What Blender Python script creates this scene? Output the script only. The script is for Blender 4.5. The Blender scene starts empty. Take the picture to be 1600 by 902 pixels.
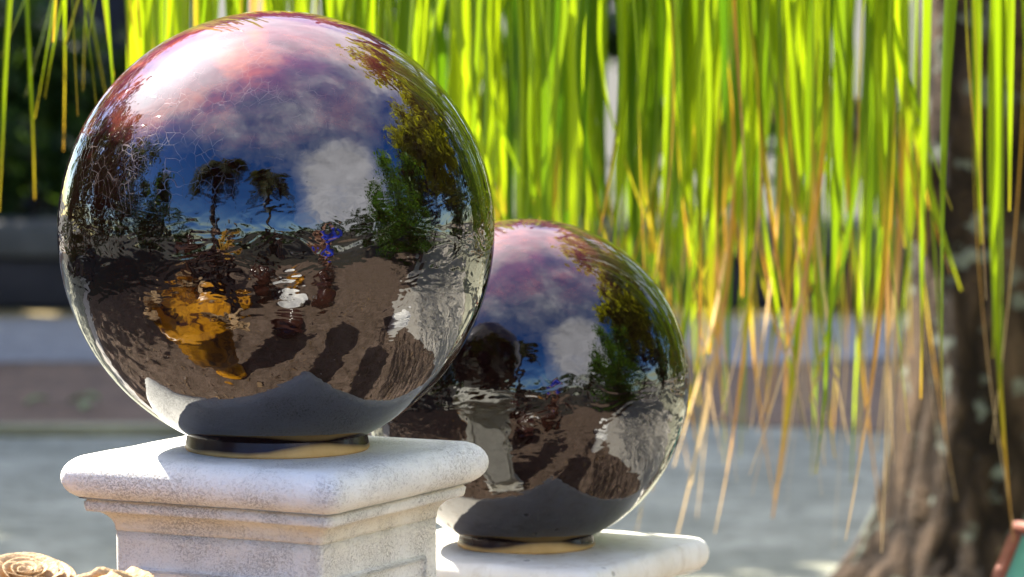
import bpy, bmesh, math, random
from mathutils import Vector, Matrix, noise
R = math.radians
PI = math.pi
random.seed(11)
C = bpy.context.scene.collection
S = bpy.context.scene

# ------------------------------------------------------------------ camera, sky, sun, exposure
PITCH = 4.76
FPX = 7000.0
CAM = (0.0, -1.63, 1.572)
cam_d = bpy.data.cameras.new('camera')
cam = bpy.data.objects.new('camera', cam_d); C.objects.link(cam)
cam.location = CAM; cam.rotation_euler = (R(90 - PITCH), 0, 0)
cam_d.sensor_width = 36; cam_d.lens = 36 * FPX / 1600
cam_d.clip_start = 0.05; cam_d.clip_end = 2000
cam_d.dof.use_dof = True; cam_d.dof.focus_distance = 4.58; cam_d.dof.aperture_fstop = 8.2
S.camera = cam

SUN_AZ, SUN_EL = 46.0, 46.0          # degrees left of straight ahead, degrees up
sun_dir = Vector((-math.sin(R(SUN_AZ)) * math.cos(R(SUN_EL)), math.cos(R(SUN_AZ)) * math.cos(R(SUN_EL)), math.sin(R(SUN_EL))))
sd = bpy.data.lights.new('sun', 'SUN'); sd.energy = 5.0; sd.angle = R(0.5); sd.color = (1.0, 0.94, 0.83)
sun = bpy.data.objects.new('sun', sd); C.objects.link(sun)
sun.rotation_euler = sun_dir.to_track_quat('Z', 'Y').to_euler()

S.view_settings.view_transform = 'Standard'; S.view_settings.look = 'None'
S.view_settings.exposure = 2.12; S.view_settings.gamma = 1; S.view_settings.use_curve_mapping = False
S.cycles.max_bounces = 8; S.cycles.transparent_max_bounces = 8; S.cycles.use_denoising = True
S.cycles.sample_clamp_indirect = 8


class NT:
    """small node-tree writer"""
    def __init__(s, tree):
        s.t = tree; s.n = tree.nodes; s.l = tree.links
    def new(s, typ, **kw):
        n = s.n.new(typ)
        for k, v in kw.items():
            setattr(n, k, v)
        return n
    def put(s, node, key, val):
        if val is None: return
        inp = node.inputs[key]
        if hasattr(val, 'links') and hasattr(val, 'is_output'):
            s.l.new(val, inp)
        else:
            if isinstance(val, tuple) and len(val) == 3 and inp.type == 'RGBA': val = val + (1,)
            inp.default_value = val
    def math(s, op, a, b=None, c=None, clamp=False):
        n = s.new('ShaderNodeMath', operation=op, use_clamp=clamp)
        s.put(n, 0, a); s.put(n, 1, b); s.put(n, 2, c)
        return n.outputs[0]
    def mix(s, f, a, b, blend='MIX'):
        n = s.new('ShaderNodeMix', data_type='RGBA', blend_type=blend)
        s.put(n, 0, f); s.put(n, 6, a); s.put(n, 7, b)
        return n.outputs[2]
    def noise(s, vec, scale, detail=4, rough=0.5, dist=0.0, out=0):
        n = s.new('ShaderNodeTexNoise')
        s.put(n, 'Vector', vec); n.inputs['Scale'].default_value = scale
        n.inputs['Detail'].default_value = detail; n.inputs['Roughness'].default_value = rough
        n.inputs['Distortion'].default_value = dist
        return n.outputs[out]
    def voronoi(s, vec, scale, feature='F1', out=0, rand=1.0):
        n = s.new('ShaderNodeTexVoronoi', feature=feature)
        s.put(n, 'Vector', vec); n.inputs['Scale'].default_value = scale
        n.inputs['Randomness'].default_value = rand
        return n.outputs[out]
    def ramp(s, f, stops, interp='LINEAR'):
        n = s.new('ShaderNodeValToRGB'); n.color_ramp.interpolation = interp
        e = n.color_ramp.elements
        while len(e) < len(stops): e.new(0.5)
        for q, (p, c) in zip(e, stops):
            q.position = p
            q.color = (c, c, c, 1) if isinstance(c, (int, float)) else tuple(c) + (1,)
        s.put(n, 0, f)
        return n.outputs[0]
    def map(s, vec, scale=(1, 1, 1), loc=(0, 0, 0), rot=(0, 0, 0)):
        n = s.new('ShaderNodeMapping')
        s.put(n, 0, vec); n.inputs['Scale'].default_value = scale
        n.inputs['Location'].default_value = loc; n.inputs['Rotation'].default_value = rot
        return n.outputs[0]
    def bump(s, h, strength, dist, normal=None):
        n = s.new('ShaderNodeBump'); n.inputs['Strength'].default_value = strength
        n.inputs['Distance'].default_value = dist; s.put(n, 'Height', h)
        if normal is not None: s.put(n, 'Normal', normal)
        return n.outputs[0]
    def attr(s, name):
        n = s.new('ShaderNodeAttribute'); n.attribute_name = name
        return n.outputs['Fac']
    def coord(s, which='Object'):
        return s.new('ShaderNodeTexCoord').outputs[which]
    def sep(s, vec):
        n = s.new('ShaderNodeSeparateXYZ'); s.put(n, 0, vec); return n.outputs


def sky_world():
    w = bpy.data.worlds.new('World'); S.world = w; w.use_nodes = True
    t = NT(w.node_tree); t.n.clear()
    sky = t.new('ShaderNodeTexSky', sky_type='NISHITA')
    sky.sun_disc = False; sky.sun_elevation = R(SUN_EL); sky.sun_rotation = R(-SUN_AZ)
    sky.ozone_density = 3.0; sky.dust_density = 0.6; sky.air_density = 1.1
    d = t.coord('Generated')
    x, y, z = t.sep(d)
    def toward(v):
        n = t.new('ShaderNodeVectorMath', operation='DOT_PRODUCT')
        t.put(n, 0, d); n.inputs[1].default_value = tuple(v); return n.outputs['Value']
    n1 = t.noise(t.map(d, (1, 1, 1.7), (3.1, 1.7, .4)), 2.6, 9, 0.62, 0.5)
    n2 = t.noise(t.map(d, (1, 1, 1.6), (7.3, 4.2, 2)), 5.5, 8, 0.6, 0.3)
    # a white cumulus bank to the right, low, behind the photographer
    bank = t.ramp(toward(Vector((.60, -.68, .33)).normalized()), [(0.86, 0), (0.975, 0.50)])
    veil = t.ramp(z, [(0.42, 0.0), (0.80, 0.36)])
    glare = t.ramp(toward(sun_dir), [(0.78, 0), (1.0, 0.46)])
    back = t.ramp(toward(Vector((.25, .83, .5)).normalized()), [(0.72, 0), (0.95, 0.42)])
    m = t.math('ADD', t.math('ADD', t.math('MULTIPLY', bank, 1.25), veil), t.math('ADD', glare, back))
    m = t.math('ADD', m, t.math('MULTIPLY', n1, .62))
    m = t.math('ADD', m, t.math('MULTIPLY', n2, 0.22))
    mask = t.ramp(m, [(0.58, 0), (0.78, 0.26), (1.04, 0.92)])
    near = t.math('POWER', t.math('MAXIMUM', toward(sun_dir), 0.0), 22.0)
    lum = t.math('MULTIPLY_ADD', near, 15.0, t.math('MULTIPLY_ADD', n2, 9.0, 2.0))
    cl = t.new('ShaderNodeCombineXYZ')
    t.put(cl, 0, lum); t.put(cl, 1, t.math('MULTIPLY', lum, .98)); t.put(cl, 2, lum)
    hs = t.new('ShaderNodeHueSaturation'); hs.inputs['Hue'].default_value = .516; hs.inputs['Saturation'].default_value = 1.38
    hs.inputs['Value'].default_value = .92; t.put(hs, 'Color', sky.outputs[0])
    col = t.mix(mask, hs.outputs[0], cl.outputs[0])
    bg = t.new('ShaderNodeBackground'); t.put(bg, 0, col); bg.inputs[1].default_value = 0.105
    out = t.new('ShaderNodeOutputWorld'); t.l.new(bg.outputs[0], out.inputs[0])
sky_world()


# ------------------------------------------------------------------ materials
def mat(name):
    m = bpy.data.materials.new(name); m.use_nodes = True
    t = NT(m.node_tree); t.n.clear()
    out = t.new('ShaderNodeOutputMaterial')
    return m, t, out

def principled(t, out, **kw):
    p = t.new('ShaderNodeBsdfPrincipled')
    for k, v in kw.items():
        t.put(p, k.replace('_', ' '), v)
    t.l.new(p.outputs[0], out.inputs[0])
    return p

def simple(name, col, rough=0.7, var=0.25, scale=12, bump=0.0, spec=0.5):
    m, t, o = mat(name)
    v = t.coord()
    n = t.noise(v, scale, 6, .6)
    c = t.mix(t.ramp(n, [(0.3, 0), (0.7, 1)]), tuple(a * (1 - var) for a in col), tuple(min(1, a * (1 + var)) for a in col))
    nb = t.bump(t.noise(v, scale * 6, 4, .6), bump, 0.01) if bump else None
    p = principled(t, o, Base_Color=c, Roughness=rough, IOR=1.45)
    p.inputs['Specular IOR Level'].default_value = spec
    if nb is not None: t.put(p, 'Normal', nb)
    return m

def glaze(name, seed, crack_amt, ior=1.87):
    """dark plum lustre glaze, mirror-glossy, thrown with faint ridges and a crackle"""
    m, t, o = mat(name)
    v = t.map(t.coord(), (1, 1, 1), (seed, seed * .7, 0))
    vo = t.coord()
    z = t.sep(vo)[2]
    cloud = t.noise(v, 7, 7, .62, .6)
    cloud2 = t.noise(t.map(v, (1, 1, 1.5), (4, 2, 1)), 14, 6, .6, .3)
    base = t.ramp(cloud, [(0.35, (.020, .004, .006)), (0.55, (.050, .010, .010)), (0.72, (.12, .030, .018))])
    # oxblood lustre tint grows toward the top, fades to the right; near black below
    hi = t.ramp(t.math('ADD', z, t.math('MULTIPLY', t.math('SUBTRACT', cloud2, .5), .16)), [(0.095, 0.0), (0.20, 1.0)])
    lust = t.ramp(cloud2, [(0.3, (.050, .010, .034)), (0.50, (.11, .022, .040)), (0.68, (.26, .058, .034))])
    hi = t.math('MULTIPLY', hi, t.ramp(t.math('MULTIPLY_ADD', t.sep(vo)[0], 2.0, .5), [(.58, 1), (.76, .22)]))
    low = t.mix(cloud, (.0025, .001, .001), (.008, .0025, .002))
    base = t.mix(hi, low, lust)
    # crackle, its lines whitened at upper left as glints put into the colour
    vw = t.new('ShaderNodeVectorMath', operation='ADD')
    t.put(vw, 0, v)
    sc = t.new('ShaderNodeVectorMath', operation='SCALE'); t.put(sc, 0, t.noise(v, 9, 3, .5, 0, 1)); sc.inputs['Scale'].default_value = .07
    t.put(vw, 1, sc.outputs[0])
    e1 = t.voronoi(t.map(vw.outputs[0], (1, 1, .8), (0, 0, 0), (.5, .3, .2)), 84, 'DISTANCE_TO_EDGE')
    e2 = t.voronoi(vw.outputs[0], 200, 'DISTANCE_TO_EDGE')
    l1 = t.ramp(e1, [(0.0, .8), (0.008, 0.5), (0.020, 0)])
    l2 = t.ramp(e2, [(0.0, .42), (0.034, 0)])
    lines = t.math('MAXIMUM', l1, t.math('MULTIPLY', l2, t.ramp(t.noise(v, 5, 2), [(.45, 0), (.6, 1)])))
    xx = t.sep(vo)[0]
    side = t.ramp(t.math('ADD', t.math('MULTIPLY', xx, -1.0), t.math('MULTIPLY', z, .6)), [(0.0, .12), (0.16, 1)])
    where = t.math('MULTIPLY', t.ramp(z, [(-.01, 0), (.05, 1)]), side)
    lines = t.math('MULTIPLY', t.math('MULTIPLY', lines, where), crack_amt)
    lines = t.math('MULTIPLY', lines, t.math('MULTIPLY', t.ramp(t.noise(v, 6, 5, .6), [(.36, .12), (.62, 1)]), t.ramp(t.noise(v, 24, 3, .6), [(.42, .05), (.56, 1)])))
    base = t.mix(t.math('MULTIPLY', lines, .5), base, (.50, .40, .37))
    # throwing ridges, strongest about the belly where the two halves were luted
    rip = t.noise(t.map(v, (1, 1, 1.3)), 36, 2, .5, .6)
    rip2 = t.noise(t.map(v, (1, 1, 2.3)), 17, 2, .5, .8)
    lump = t.noise(v, 9, 2, .5)
    belt = t.ramp(t.math('MULTIPLY_ADD', z, 2.2, .5), [(0, .12), (.28, .22), (.41, .55), (.46, .9), (.53, .9), (.62, .14), (1, .05)])
    h = t.math('ADD', t.math('MULTIPLY', t.math('ADD', t.math('MULTIPLY', rip, .55), rip2), belt), t.math('MULTIPLY', lump, .6))
    fine = t.math('MULTIPLY', lines, -.05)
    nb = t.bump(t.math('ADD', h, fine), 1.0, 0.0021)
    pits = t.ramp(t.voronoi(v, 60), [(0.03, 1), (0.05, 0)])
    nb = t.bump(pits, .35, .0006, nb)
    rough = t.mix(t.math('ADD', lines, t.ramp(t.noise(v, 40, 4), [(.5, 0), (.9, .15)])), (.018,) * 3, (.22,) * 3)
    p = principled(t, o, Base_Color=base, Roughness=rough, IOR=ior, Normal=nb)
    return m

def clay_foot(name, seed):
    """glazed collar that stops in an uneven wavy line above the bare tan clay"""
    m, t, o = mat(name)
    vo = t.coord(); x, y, z = t.sep(vo)
    n = t.noise(t.map(vo, (1, 1, .2), (seed, 0, 0)), 14, 3, .5)
    rr = t.math('SQRT', t.math('ADD', t.math('MULTIPLY', x, x), t.math('MULTIPLY', y, y)))
    dr = t.math('DIVIDE', t.math('ADD', t.math('MULTIPLY', x, math.cos(seed)), t.math('MULTIPLY', y, math.sin(seed))), rr)
    tongue = t.math('MULTIPLY', t.math('POWER', t.math('MAXIMUM', dr, 0.0), 7.0), .0085)
    lim = t.math('ADD', t.math('MULTIPLY_ADD', n, .008, -.0012), tongue)
    f = t.ramp(t.math('ADD', t.math('SUBTRACT', z, lim), .5), [(.4998, 0), (.5006, 1)])
    clay = t.mix(t.noise(vo, 90, 5), (.58, .33, .10), (.76, .50, .20))
    col = t.mix(f, clay, (.026, .009, .008))
    ro = t.mix(f, (.75,) * 3, (.25,) * 3)
    ior = t.math('MULTIPLY_ADD', f, -.05, 1.4)
    nb = t.bump(t.noise(vo, 60, 4), .25, .002)
    p = principled(t, o, Base_Color=col, Roughness=ro, Normal=nb); t.put(p, 'IOR', ior)
    return m

def plaster(name, white, buff_col, pit_amt, warm):
    """painted cast stone: white, pitted with small grey flecks, buff grime and warm bounced light coloured into the hollows of the moulding"""
    m, t, o = mat(name)
    v = t.coord(); z = t.sep(v)[2]
    big = t.noise(v, 9, 5, .6)
    fl = t.noise(t.map(v, (1, 1, 1.2)), 300, 3, .6, .2)
    zone = t.ramp(t.noise(v, 16, 5, .62), [(.36, 0), (.66, 1)])
    pit = t.math('MULTIPLY', t.ramp(fl, [(.555, 0), (.63, 1)]), t.math('MULTIPLY_ADD', zone, .85, .10))
    fl2 = t.noise(t.map(v, (1, 1, 1.1), (3, 1, 2)), 520, 3, .65)
    pit = t.math('MAXIMUM', pit, t.math('MULTIPLY', t.ramp(fl2, [(.50, 0), (.62, .8)]), t.ramp(zone, [(.2, .12), (.9, .75)])))
    buff = t.attr('hollow')
    geo = t.new('ShaderNodeNewGeometry')
    point = t.ramp(geo.outputs['Pointiness'], [(.46, 1), (.5, 0)])
    w = t.mix(big, tuple(a * .93 for a in white), white)
    c = t.mix(t.math('MULTIPLY', t.math('MULTIPLY', buff, t.ramp(t.noise(v, 30, 5), [(.25, .5), (.7, 1)])), warm), w, buff_col)  # buff in the recesses also carries warm ground bounce in its colour
    c = t.mix(t.math('MULTIPLY', pit, pit_amt), c, (.36, .33, .29))
    h = t.math('ADD', t.math('MULTIPLY', pit, -.5), t.math('MULTIPLY', t.noise(v, 70, 5, .65), .7))
    nb = t.bump(h, .8, .004)
    p = principled(t, o, Base_Color=c, Roughness=.85, Normal=nb, IOR=1.4)
    p.inputs['Specular IOR Level'].default_value = .25
    return m

def weathered(name):
    m, t, o = mat(name)
    v = t.coord()
    big = t.ramp(t.noise(v, 12, 7, .65), [(.3, 0), (.7, 1)])
    c = t.mix(big, (.74, .69, .58), (.87, .84, .77))
    st = t.ramp(t.noise(t.map(v, (1, 1, .5)), 26, 8, .7, .4), [(.52, 0), (.72, 1)])
    c = t.mix(t.math('MULTIPLY', st, .5), c, (.46, .38, .26))
    spots = t.ramp(t.voronoi(t.map(v, (1, 1, 1.3)), 34), [(.10, 1), (.16, 0)])
    spm = t.math('MULTIPLY', spots, t.ramp(t.noise(v, 14, 3), [(.5, 0), (.6, 1)]))
    c = t.mix(t.math('MULTIPLY', spm, .7), c, (.22, .20, .16))
    nb = t.bump(t.math('SUBTRACT', t.noise(v, 45, 6, .65), spm), .6, .005)
    p = principled(t, o, Base_Color=c, Roughness=.85, Normal=nb, IOR=1.4)
    p.inputs['Specular IOR Level'].default_value = .2
    return m

def leafmat(name, dark, light, trans, tfac=.5):
    m, t, o = mat(name)
    r = t.attr('rnd')
    c = t.mix(r, dark, light)
    d = t.new('ShaderNodeBsdfPrincipled'); t.put(d, 'Base Color', c); d.inputs['Roughness'].default_value = .45
    d.inputs['Specular IOR Level'].default_value = .35
    tr = t.new('ShaderNodeBsdfTranslucent'); t.put(tr, 0, t.mix(r, tuple(a * .7 for a in trans), trans))
    mx = t.new('ShaderNodeMixShader'); mx.inputs[0].default_value = tfac
    t.l.new(d.outputs[0], mx.inputs[1]); t.l.new(tr.outputs[0], mx.inputs[2]); t.l.new(mx.outputs[0], o.inputs[0])
    return m

def strandmat():
    """weeping leaf: green blade that yellows and dries to tan at the tip; 't' runs along it, 'rnd' differs per leaf, 'dry' how far it has dried"""
    m, t, o = mat('weeping_leaf')
    tt, r, dry = t.attr('t'), t.attr('rnd'), t.attr('dry')
    v = t.coord()
    blot = t.noise(t.map(v, (1, 1, .25)), 14, 4, .6)
    f = t.math('ADD', t.math('SUBTRACT', tt, t.math('SUBTRACT', 1.0, dry)), t.math('MULTIPLY', t.math('SUBTRACT', blot, .5), .22))
    stops_d = [(0.0, None), (.36, (.30, .20, .012)), (.50, (.40, .17, .015)), (.66, (.30, .13, .04)), (.85, (.36, .24, .14))]
    g = t.mix(r, (.040, .095, .004), (.14, .23, .006))
    gt = t.mix(r, (.080, .180, .003), (.40, .52, .006))
    f2 = t.math('ADD', f, .45)
    rampA = t.ramp(f2, [(0.40, (0, 0, 0)), (.52, (.34, .29, .020)), (.62, (.44, .24, .030)), (.76, (.36, .20, .08)), (.95, (.46, .35, .24))])
    sel = t.ramp(f2, [(.36, 0), (.50, 1)])
    c = t.mix(sel, g, rampA); ct = t.mix(sel, gt, t.mix(1.0, rampA, (1.5, 1.4, 1.0), 'MULTIPLY'))
    d = t.new('ShaderNodeBsdfPrincipled'); t.put(d, 'Base Color', c); d.inputs['Roughness'].default_value = .4
    d.inputs['Specular IOR Level'].default_value = .4
    tr = t.new('ShaderNodeBsdfTranslucent'); t.put(tr, 0, ct)
    mx = t.new('ShaderNodeMixShader'); mx.inputs[0].default_value = .55
    t.l.new(d.outputs[0], mx.inputs[1]); t.l.new(tr.outputs[0], mx.inputs[2]); t.l.new(mx.outputs[0], o.inputs[0])
    return m

def barkmat(name, dark, light, lichen):
    m, t, o = mat(name)
    v = t.coord()
    fis = t.voronoi(t.map(t.mix(.06, v, t.noise(v, 9, 4, .6, 0, 1)), (1, 1, .20)), 10, 'DISTANCE_TO_EDGE')
    n = t.noise(t.map(v, (1, 1, .45)), 11, 8, .7, .5)
    c = t.mix(t.ramp(n, [(.35, 0), (.68, 1)]), dark, light)
    c = t.mix(t.ramp(fis, [(0, .85), (.16, 0)]), c, tuple(a * .35 for a in dark))
    li = t.ramp(t.noise(v, 13, 4, .55), [(.57, 0), (.63, 1)])
    c = t.mix(t.math('MULTIPLY', li, .7), c, lichen)
    nb = t.bump(t.math('ADD', t.ramp(fis, [(0, 0), (.3, 1)]), t.math('MULTIPLY', n, 1.1)), 1.0, .07)
    p = principled(t, o, Base_Color=c, Roughness=.92, Normal=nb)
    p.inputs['Specular IOR Level'].default_value = .2
    return m

def groundmat(name, a, b, spots, scale, spot_scale, bump=.5):
    m, t, o = mat(name)
    v = t.coord()
    n = t.noise(v, scale, 8, .65, .3)
    c = t.mix(t.ramp(n, [(.32, 0), (.68, 1)]), a, b)
    gr = t.noise(v, spot_scale, 5, .7)
    c = t.mix(t.ramp(gr, [(.50, 0), (.66, .8)]), c, spots)
    nb = t.bump(gr, bump, .02)
    p = principled(t, o, Base_Color=c, Roughness=.9, Normal=nb)
    p.inputs['Specular IOR Level'].default_value = .25
    return m

def amber_glaze():
    m, t, o = mat('amber_glaze')
    v = t.coord()
    n = t.noise(t.map(v, (1, 1, .6)), 9, 6, .65, .8)
    c = t.ramp(n, [(.40, (.070, .026, .008)), (.47, (.40, .17, .008)), (.60, (.66, .30, .012))])
    principled(t, o, Base_Color=c, Roughness=.28, IOR=1.5, Normal=t.bump(n, .3, .01))
    return m

M = {}
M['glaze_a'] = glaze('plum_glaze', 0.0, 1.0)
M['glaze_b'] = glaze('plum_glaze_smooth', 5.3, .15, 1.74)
M['foot_a'] = clay_foot('foot_clay', -1.06)
M['foot_b'] = clay_foot('foot_clay_dark', -1.25)
M['white_stone'] = plaster('white_cast_stone', (.89, .885, .825), (.75, .67, .47), .68, .8)
M['old_stone'] = weathered('weathered_stone')
M['strand'] = strandmat()
M['bark'] = barkmat('tree_bark', (.022, .013, .008), (.19, .125, .078), (.30, .34, .28))
M['bark_sunlit'] = barkmat('limb_bark_sunlit', (.15, .09, .05), (.32, .21, .13), (.34, .32, .25))  # lighter bark for the limbs, sunlight put into the colour
M['plaza'] = groundmat('plaza_paving', (.105, .074, .050), (.265, .190, .145), (.045, .030, .020), 7, 60)
M['road'] = groundmat('grey_road', (.19, .195, .140), (.46, .45, .34), (.12, .125, .09), 1.9, 14)  # broad mottling is dappled tree shade put into the colour
M['concrete'] = groundmat('pale_concrete', (.50, .46, .40), (.60, .57, .51), (.38, .34, .29), 3, 40, .25)
M['brick'] = groundmat('red_path', (.17, .105, .060), (.27, .175, .105), (.08, .06, .04), 3, 16)
M['lane'] = groundmat('blue_grey_lane', (.26, .255, .235), (.38, .37, .34), (.16, .16, .15), 2, 14, .3)
M['kerb'] = simple('yellow_kerb_paint', (.27, .20, .075), .7, .3, 6)
M['kerb_dull'] = simple('dull_kerb', (.30, .27, .15), .8, .35, 6)
M['grass'] = simple('shaded_earth', (.034, .030, .018), .95, .4, 3)  # darkened tone carries the shade on the ground beyond the paving
M['dark_wall'] = simple('dark_wall', (.035, .030, .030), .8, .4, 5)
M['coping'] = simple('grey_coping', (.105, .100, .085), .85, .25, 6)
M['navy'] = simple('navy_shutter', (.022, .026, .045), .6, .3, 4)
M['gold_stone'] = simple('pale_sandstone', (.45, .30, .16), .8, .30, 34, .5, .3)
M['amber_glaze'] = amber_glaze()
M['teal'] = simple('teal_board', (.17, .52, .40), .35, .1, 9)
M['rust'] = simple('rust_frame', (.34, .10, .06), .6, .3, 20)
M['wood'] = simple('dark_wood', (.060, .026, .014), .5, .5, 10)
M['jar'] = simple('brown_jar', (.045, .018, .012), .12, .4, 8)
M['white_pot'] = simple('white_pot', (.80, .79, .76), .4, .06, 8)
M['skin'] = simple('skin', (.42, .24, .16), .5, .1, 10)
M['blue_cloth'] = simple('blue_cloth', (.020, .055, .62), .8, .15, 12)
M['dark_cloth'] = simple('dark_cloth', (.030, .012, .010), .85, .3, 12)
M['brown_cloth'] = simple('brown_cloth', (.14, .06, .035), .85, .2, 12)
M['amber_cloth'] = simple('amber_cloth', (.42, .22, .02), .8, .2, 12)
M['hair'] = simple('hair', (.012, .009, .008), .45, .3, 30)
M['shoe'] = simple('shoe', (.02, .018, .016), .5, .2, 12)
M['eye'] = simple('eye', (.02, .012, .01), .15, .1, 12)
M['leaf_dark'] = leafmat('leaf_dark', (.020, .045, .010), (.055, .095, .020), (.08, .15, .015), .35)
M['leaf_mid'] = leafmat('leaf_mid', (.045, .12, .010), (.10, .21, .020), (.20, .38, .02), .45)
M['leaf_brown'] = leafmat('leaf_brown', (.016, .013, .008), (.050, .036, .016), (.06, .045, .014), .3)
M['leaf_yellow'] = leafmat('leaf_yellow', (.10, .12, .008), (.22, .22, .010), (.60, .60, .014), .6)
M['palm'] = leafmat('palm_leaf', (.014, .026, .006), (.055, .060, .010), (.08, .09, .012), .3)
M['litter'] = leafmat('litter', (.050, .030, .018), (.36, .24, .13), (.2, .12, .05), .15)
M['fallen'] = leafmat('fallen_leaf', (.14, .22, .06), (.36, .42, .18), (.3, .4, .1), .2)


# ------------------------------------------------------------------ helpers
def link(name, me, m=None, parent=None, loc=None, smooth=True):
    o = bpy.data.objects.new(name, me); C.objects.link(o)
    if m is not None:
        for q in (m if isinstance(m, (list, tuple)) else [m]): me.materials.append(q)
    if smooth: me.polygons.foreach_set('use_smooth', [True] * len(me.polygons))
    if parent is not None: o.parent = parent
    if loc is not None: o.location = loc
    return o

def mesh(name, verts, faces):
    me = bpy.data.meshes.new(name); me.from_pydata([tuple(v) for v in verts], [], faces); me.update()
    return me

def empty(name, loc, label, cat, group=None, rz=0):
    o = bpy.data.objects.new(name, None); C.objects.link(o)
    o.location = loc; o.rotation_euler = (0, 0, rz); o.empty_display_size = .1
    return tag(o, label, cat, group)

def tag(o, label, cat, group=None):
    o['label'] = label; o['category'] = cat
    if group: o['group'] = group
    return o

def structure(name, me, m):
    o = link(name, me, m, smooth=False); o['kind'] = 'structure'; return o

def lathe(profile, n=64, cap=True):
    """profile of (radius, z) from bottom to top"""
    v, f = [], []
    for r, z in profile:
        for i in range(n):
            a = 2 * PI * i / n
            v.append((r * math.cos(a), r * math.sin(a), z))
    for k in range(len(profile) - 1):
        for i in range(n):
            j = (i + 1) % n
            f.append((k * n + i, k * n + j, (k + 1) * n + j, (k + 1) * n + i))
    if cap:
        f.append(tuple(range(n - 1, -1, -1)))
        f.append(tuple((len(profile) - 1) * n + i for i in range(n)))
    return v, f

def sheet(x0, y0, x1, y1, z):
    return mesh('sheet', [(x0, y0, z), (x1, y0, z), (x1, y1, z), (x0, y1, z)], [(0, 1, 2, 3)])

def box_geo(cx, cy, cz, sx, sy, sz, bev=.006):
    bm = bmesh.new(); bmesh.ops.create_cube(bm, size=1)
    for v in bm.verts: v.co = Vector((cx + v.co.x * sx, cy + v.co.y * sy, cz + v.co.z * sz))
    if bev: bmesh.ops.bevel(bm, geom=bm.edges[:], offset=bev, segments=2, affect='EDGES', profile=.5)
    me = bpy.data.meshes.new('box'); bm.to_mesh(me); bm.free()
    return me

def tube(pts, radii, n=10, wob=0.0, cap=True, freq=3.0):
    v, f = [], []
    pts = [Vector(p) for p in pts]
    for k, p in enumerate(pts):
        d = (pts[min(k + 1, len(pts) - 1)] - pts[max(k - 1, 0)]).normalized()
        u = d.cross(Vector((0, 1, 0.01))); u = u.normalized() if u.length > 1e-4 else Vector((1, 0, 0))
        w = d.cross(u).normalized()
        for i in range(n):
            a = 2 * PI * i / n
            q = u * math.cos(a) + w * math.sin(a)
            r = radii[k]
            if wob: r *= 1 + wob * noise.noise((p + q * radii[k]) * freq)
            v.append(p + q * r)
    for k in range(len(pts) - 1):
        for i in range(n):
            j = (i + 1) % n
            f.append((k * n + i, k * n + j, (k + 1) * n + j, (k + 1) * n + i))
    if cap:
        f.append(tuple(range(n - 1, -1, -1))); f.append(tuple((len(pts) - 1) * n + i for i in range(n)))
    return v, f

def smoothpath(pts, steps):
    """Catmull-Rom through points"""
    pts = [Vector(p) for p in pts]; out = []
    P = [pts[0] * 2 - pts[1]] + pts + [pts[-1] * 2 - pts[-2]]
    for i in range(1, len(P) - 2):
        for s in range(steps):
            u = s / steps
            a, b, c, d = P[i - 1], P[i], P[i + 1], P[i + 2]
            out.append(.5 * ((2 * b) + (c - a) * u + (2 * a - 5 * b + 4 * c - d) * u * u + (3 * b - a - 3 * c + d) * u ** 3))
    out.append(pts[-1]); return out

def at(px, py, Y):
    """world point on the plane y=Y seen at photo pixel (px, py)"""
    d = Vector(((px - 800) / FPX, 1.0, -(py - 451) / FPX))
    p = R(-PITCH); c, s = math.cos(p), math.sin(p)
    d = Vector((d.x, d.y * c - d.z * s, d.y * s + d.z * c))
    k = (Y - CAM[1]) / d.y
    return Vector((CAM[0] + d.x * k, Y, CAM[2] + d.z * k))

def addattr(me, name, vals, domain='POINT'):
    a = me.attributes.new(name, 'FLOAT', domain); a.data.foreach_set('value', vals)


# ------------------------------------------------------------------ the ground
def strip(x0, x1, y0, y1, z, amp):
    # a ground strip whose near edge wanders to the right of the globes
    v, f = [], []; n = 300
    for i in range(n + 1):
        x = x0 + (x1 - x0) * i / n
        k = 1 / (1 + math.exp(-(x + .5) * 6))
        e = y0 + amp * k * (noise.noise(Vector((x * .9, y0, 0))) + .5 * noise.noise(Vector((x * 2.7, y0, 4)))) + .03 * noise.noise(Vector((x * 2, y0, 7)))
        v += [(x, e, z), (x, y1, z)]
    for i in range(n): f.append((2 * i, 2 * i + 2, 2 * i + 3, 2 * i + 1))
    return mesh('strip', v, f)
structure('ground', sheet(-400, -400, 400, 400, -.012), M['grass'])
structure('plaza', sheet(-3.4, -.9, 14, 5.6, -.004), M['plaza'])
structure('road', sheet(-4.6, 5.6, 30, 14.6, -.006), M['road'])
structure('path', strip(-30, 30, 11.98, 14.1, -.001, .55), M['brick'])
structure('lane', strip(-30, 30, 14.1, 15.8, .004, .35), M['lane'])
structure('kerb', box_geo(-15.7, 11.93, .012, 30, .09, .035, .006), M['kerb_dull'])
structure('painted_line', sheet(-30, 15.8, 30, 16.15, .004), M['kerb'])
def slab():
    # pale concrete path with an uneven front edge
    v, f = [], []
    n = 120
    for i in range(n + 1):
        x = -4.4 + i * 17 / n
        k = 1 / (1 + math.exp(-(x - 1.28) * 9))
        e = 5.0 - 2.65 * k + .09 * noise.noise(Vector((x * 1.6, 0, 3))) + .05 * noise.noise(Vector((x * 6, 0, 9)))
        v += [(x, e, 0), (x, 5.55, 0)]
    for i in range(n): f.append((2 * i, 2 * i + 2, 2 * i + 3, 2 * i + 1))
    return mesh('slab', v, f)
structure('concrete_path', slab(), M['concrete'])


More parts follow.
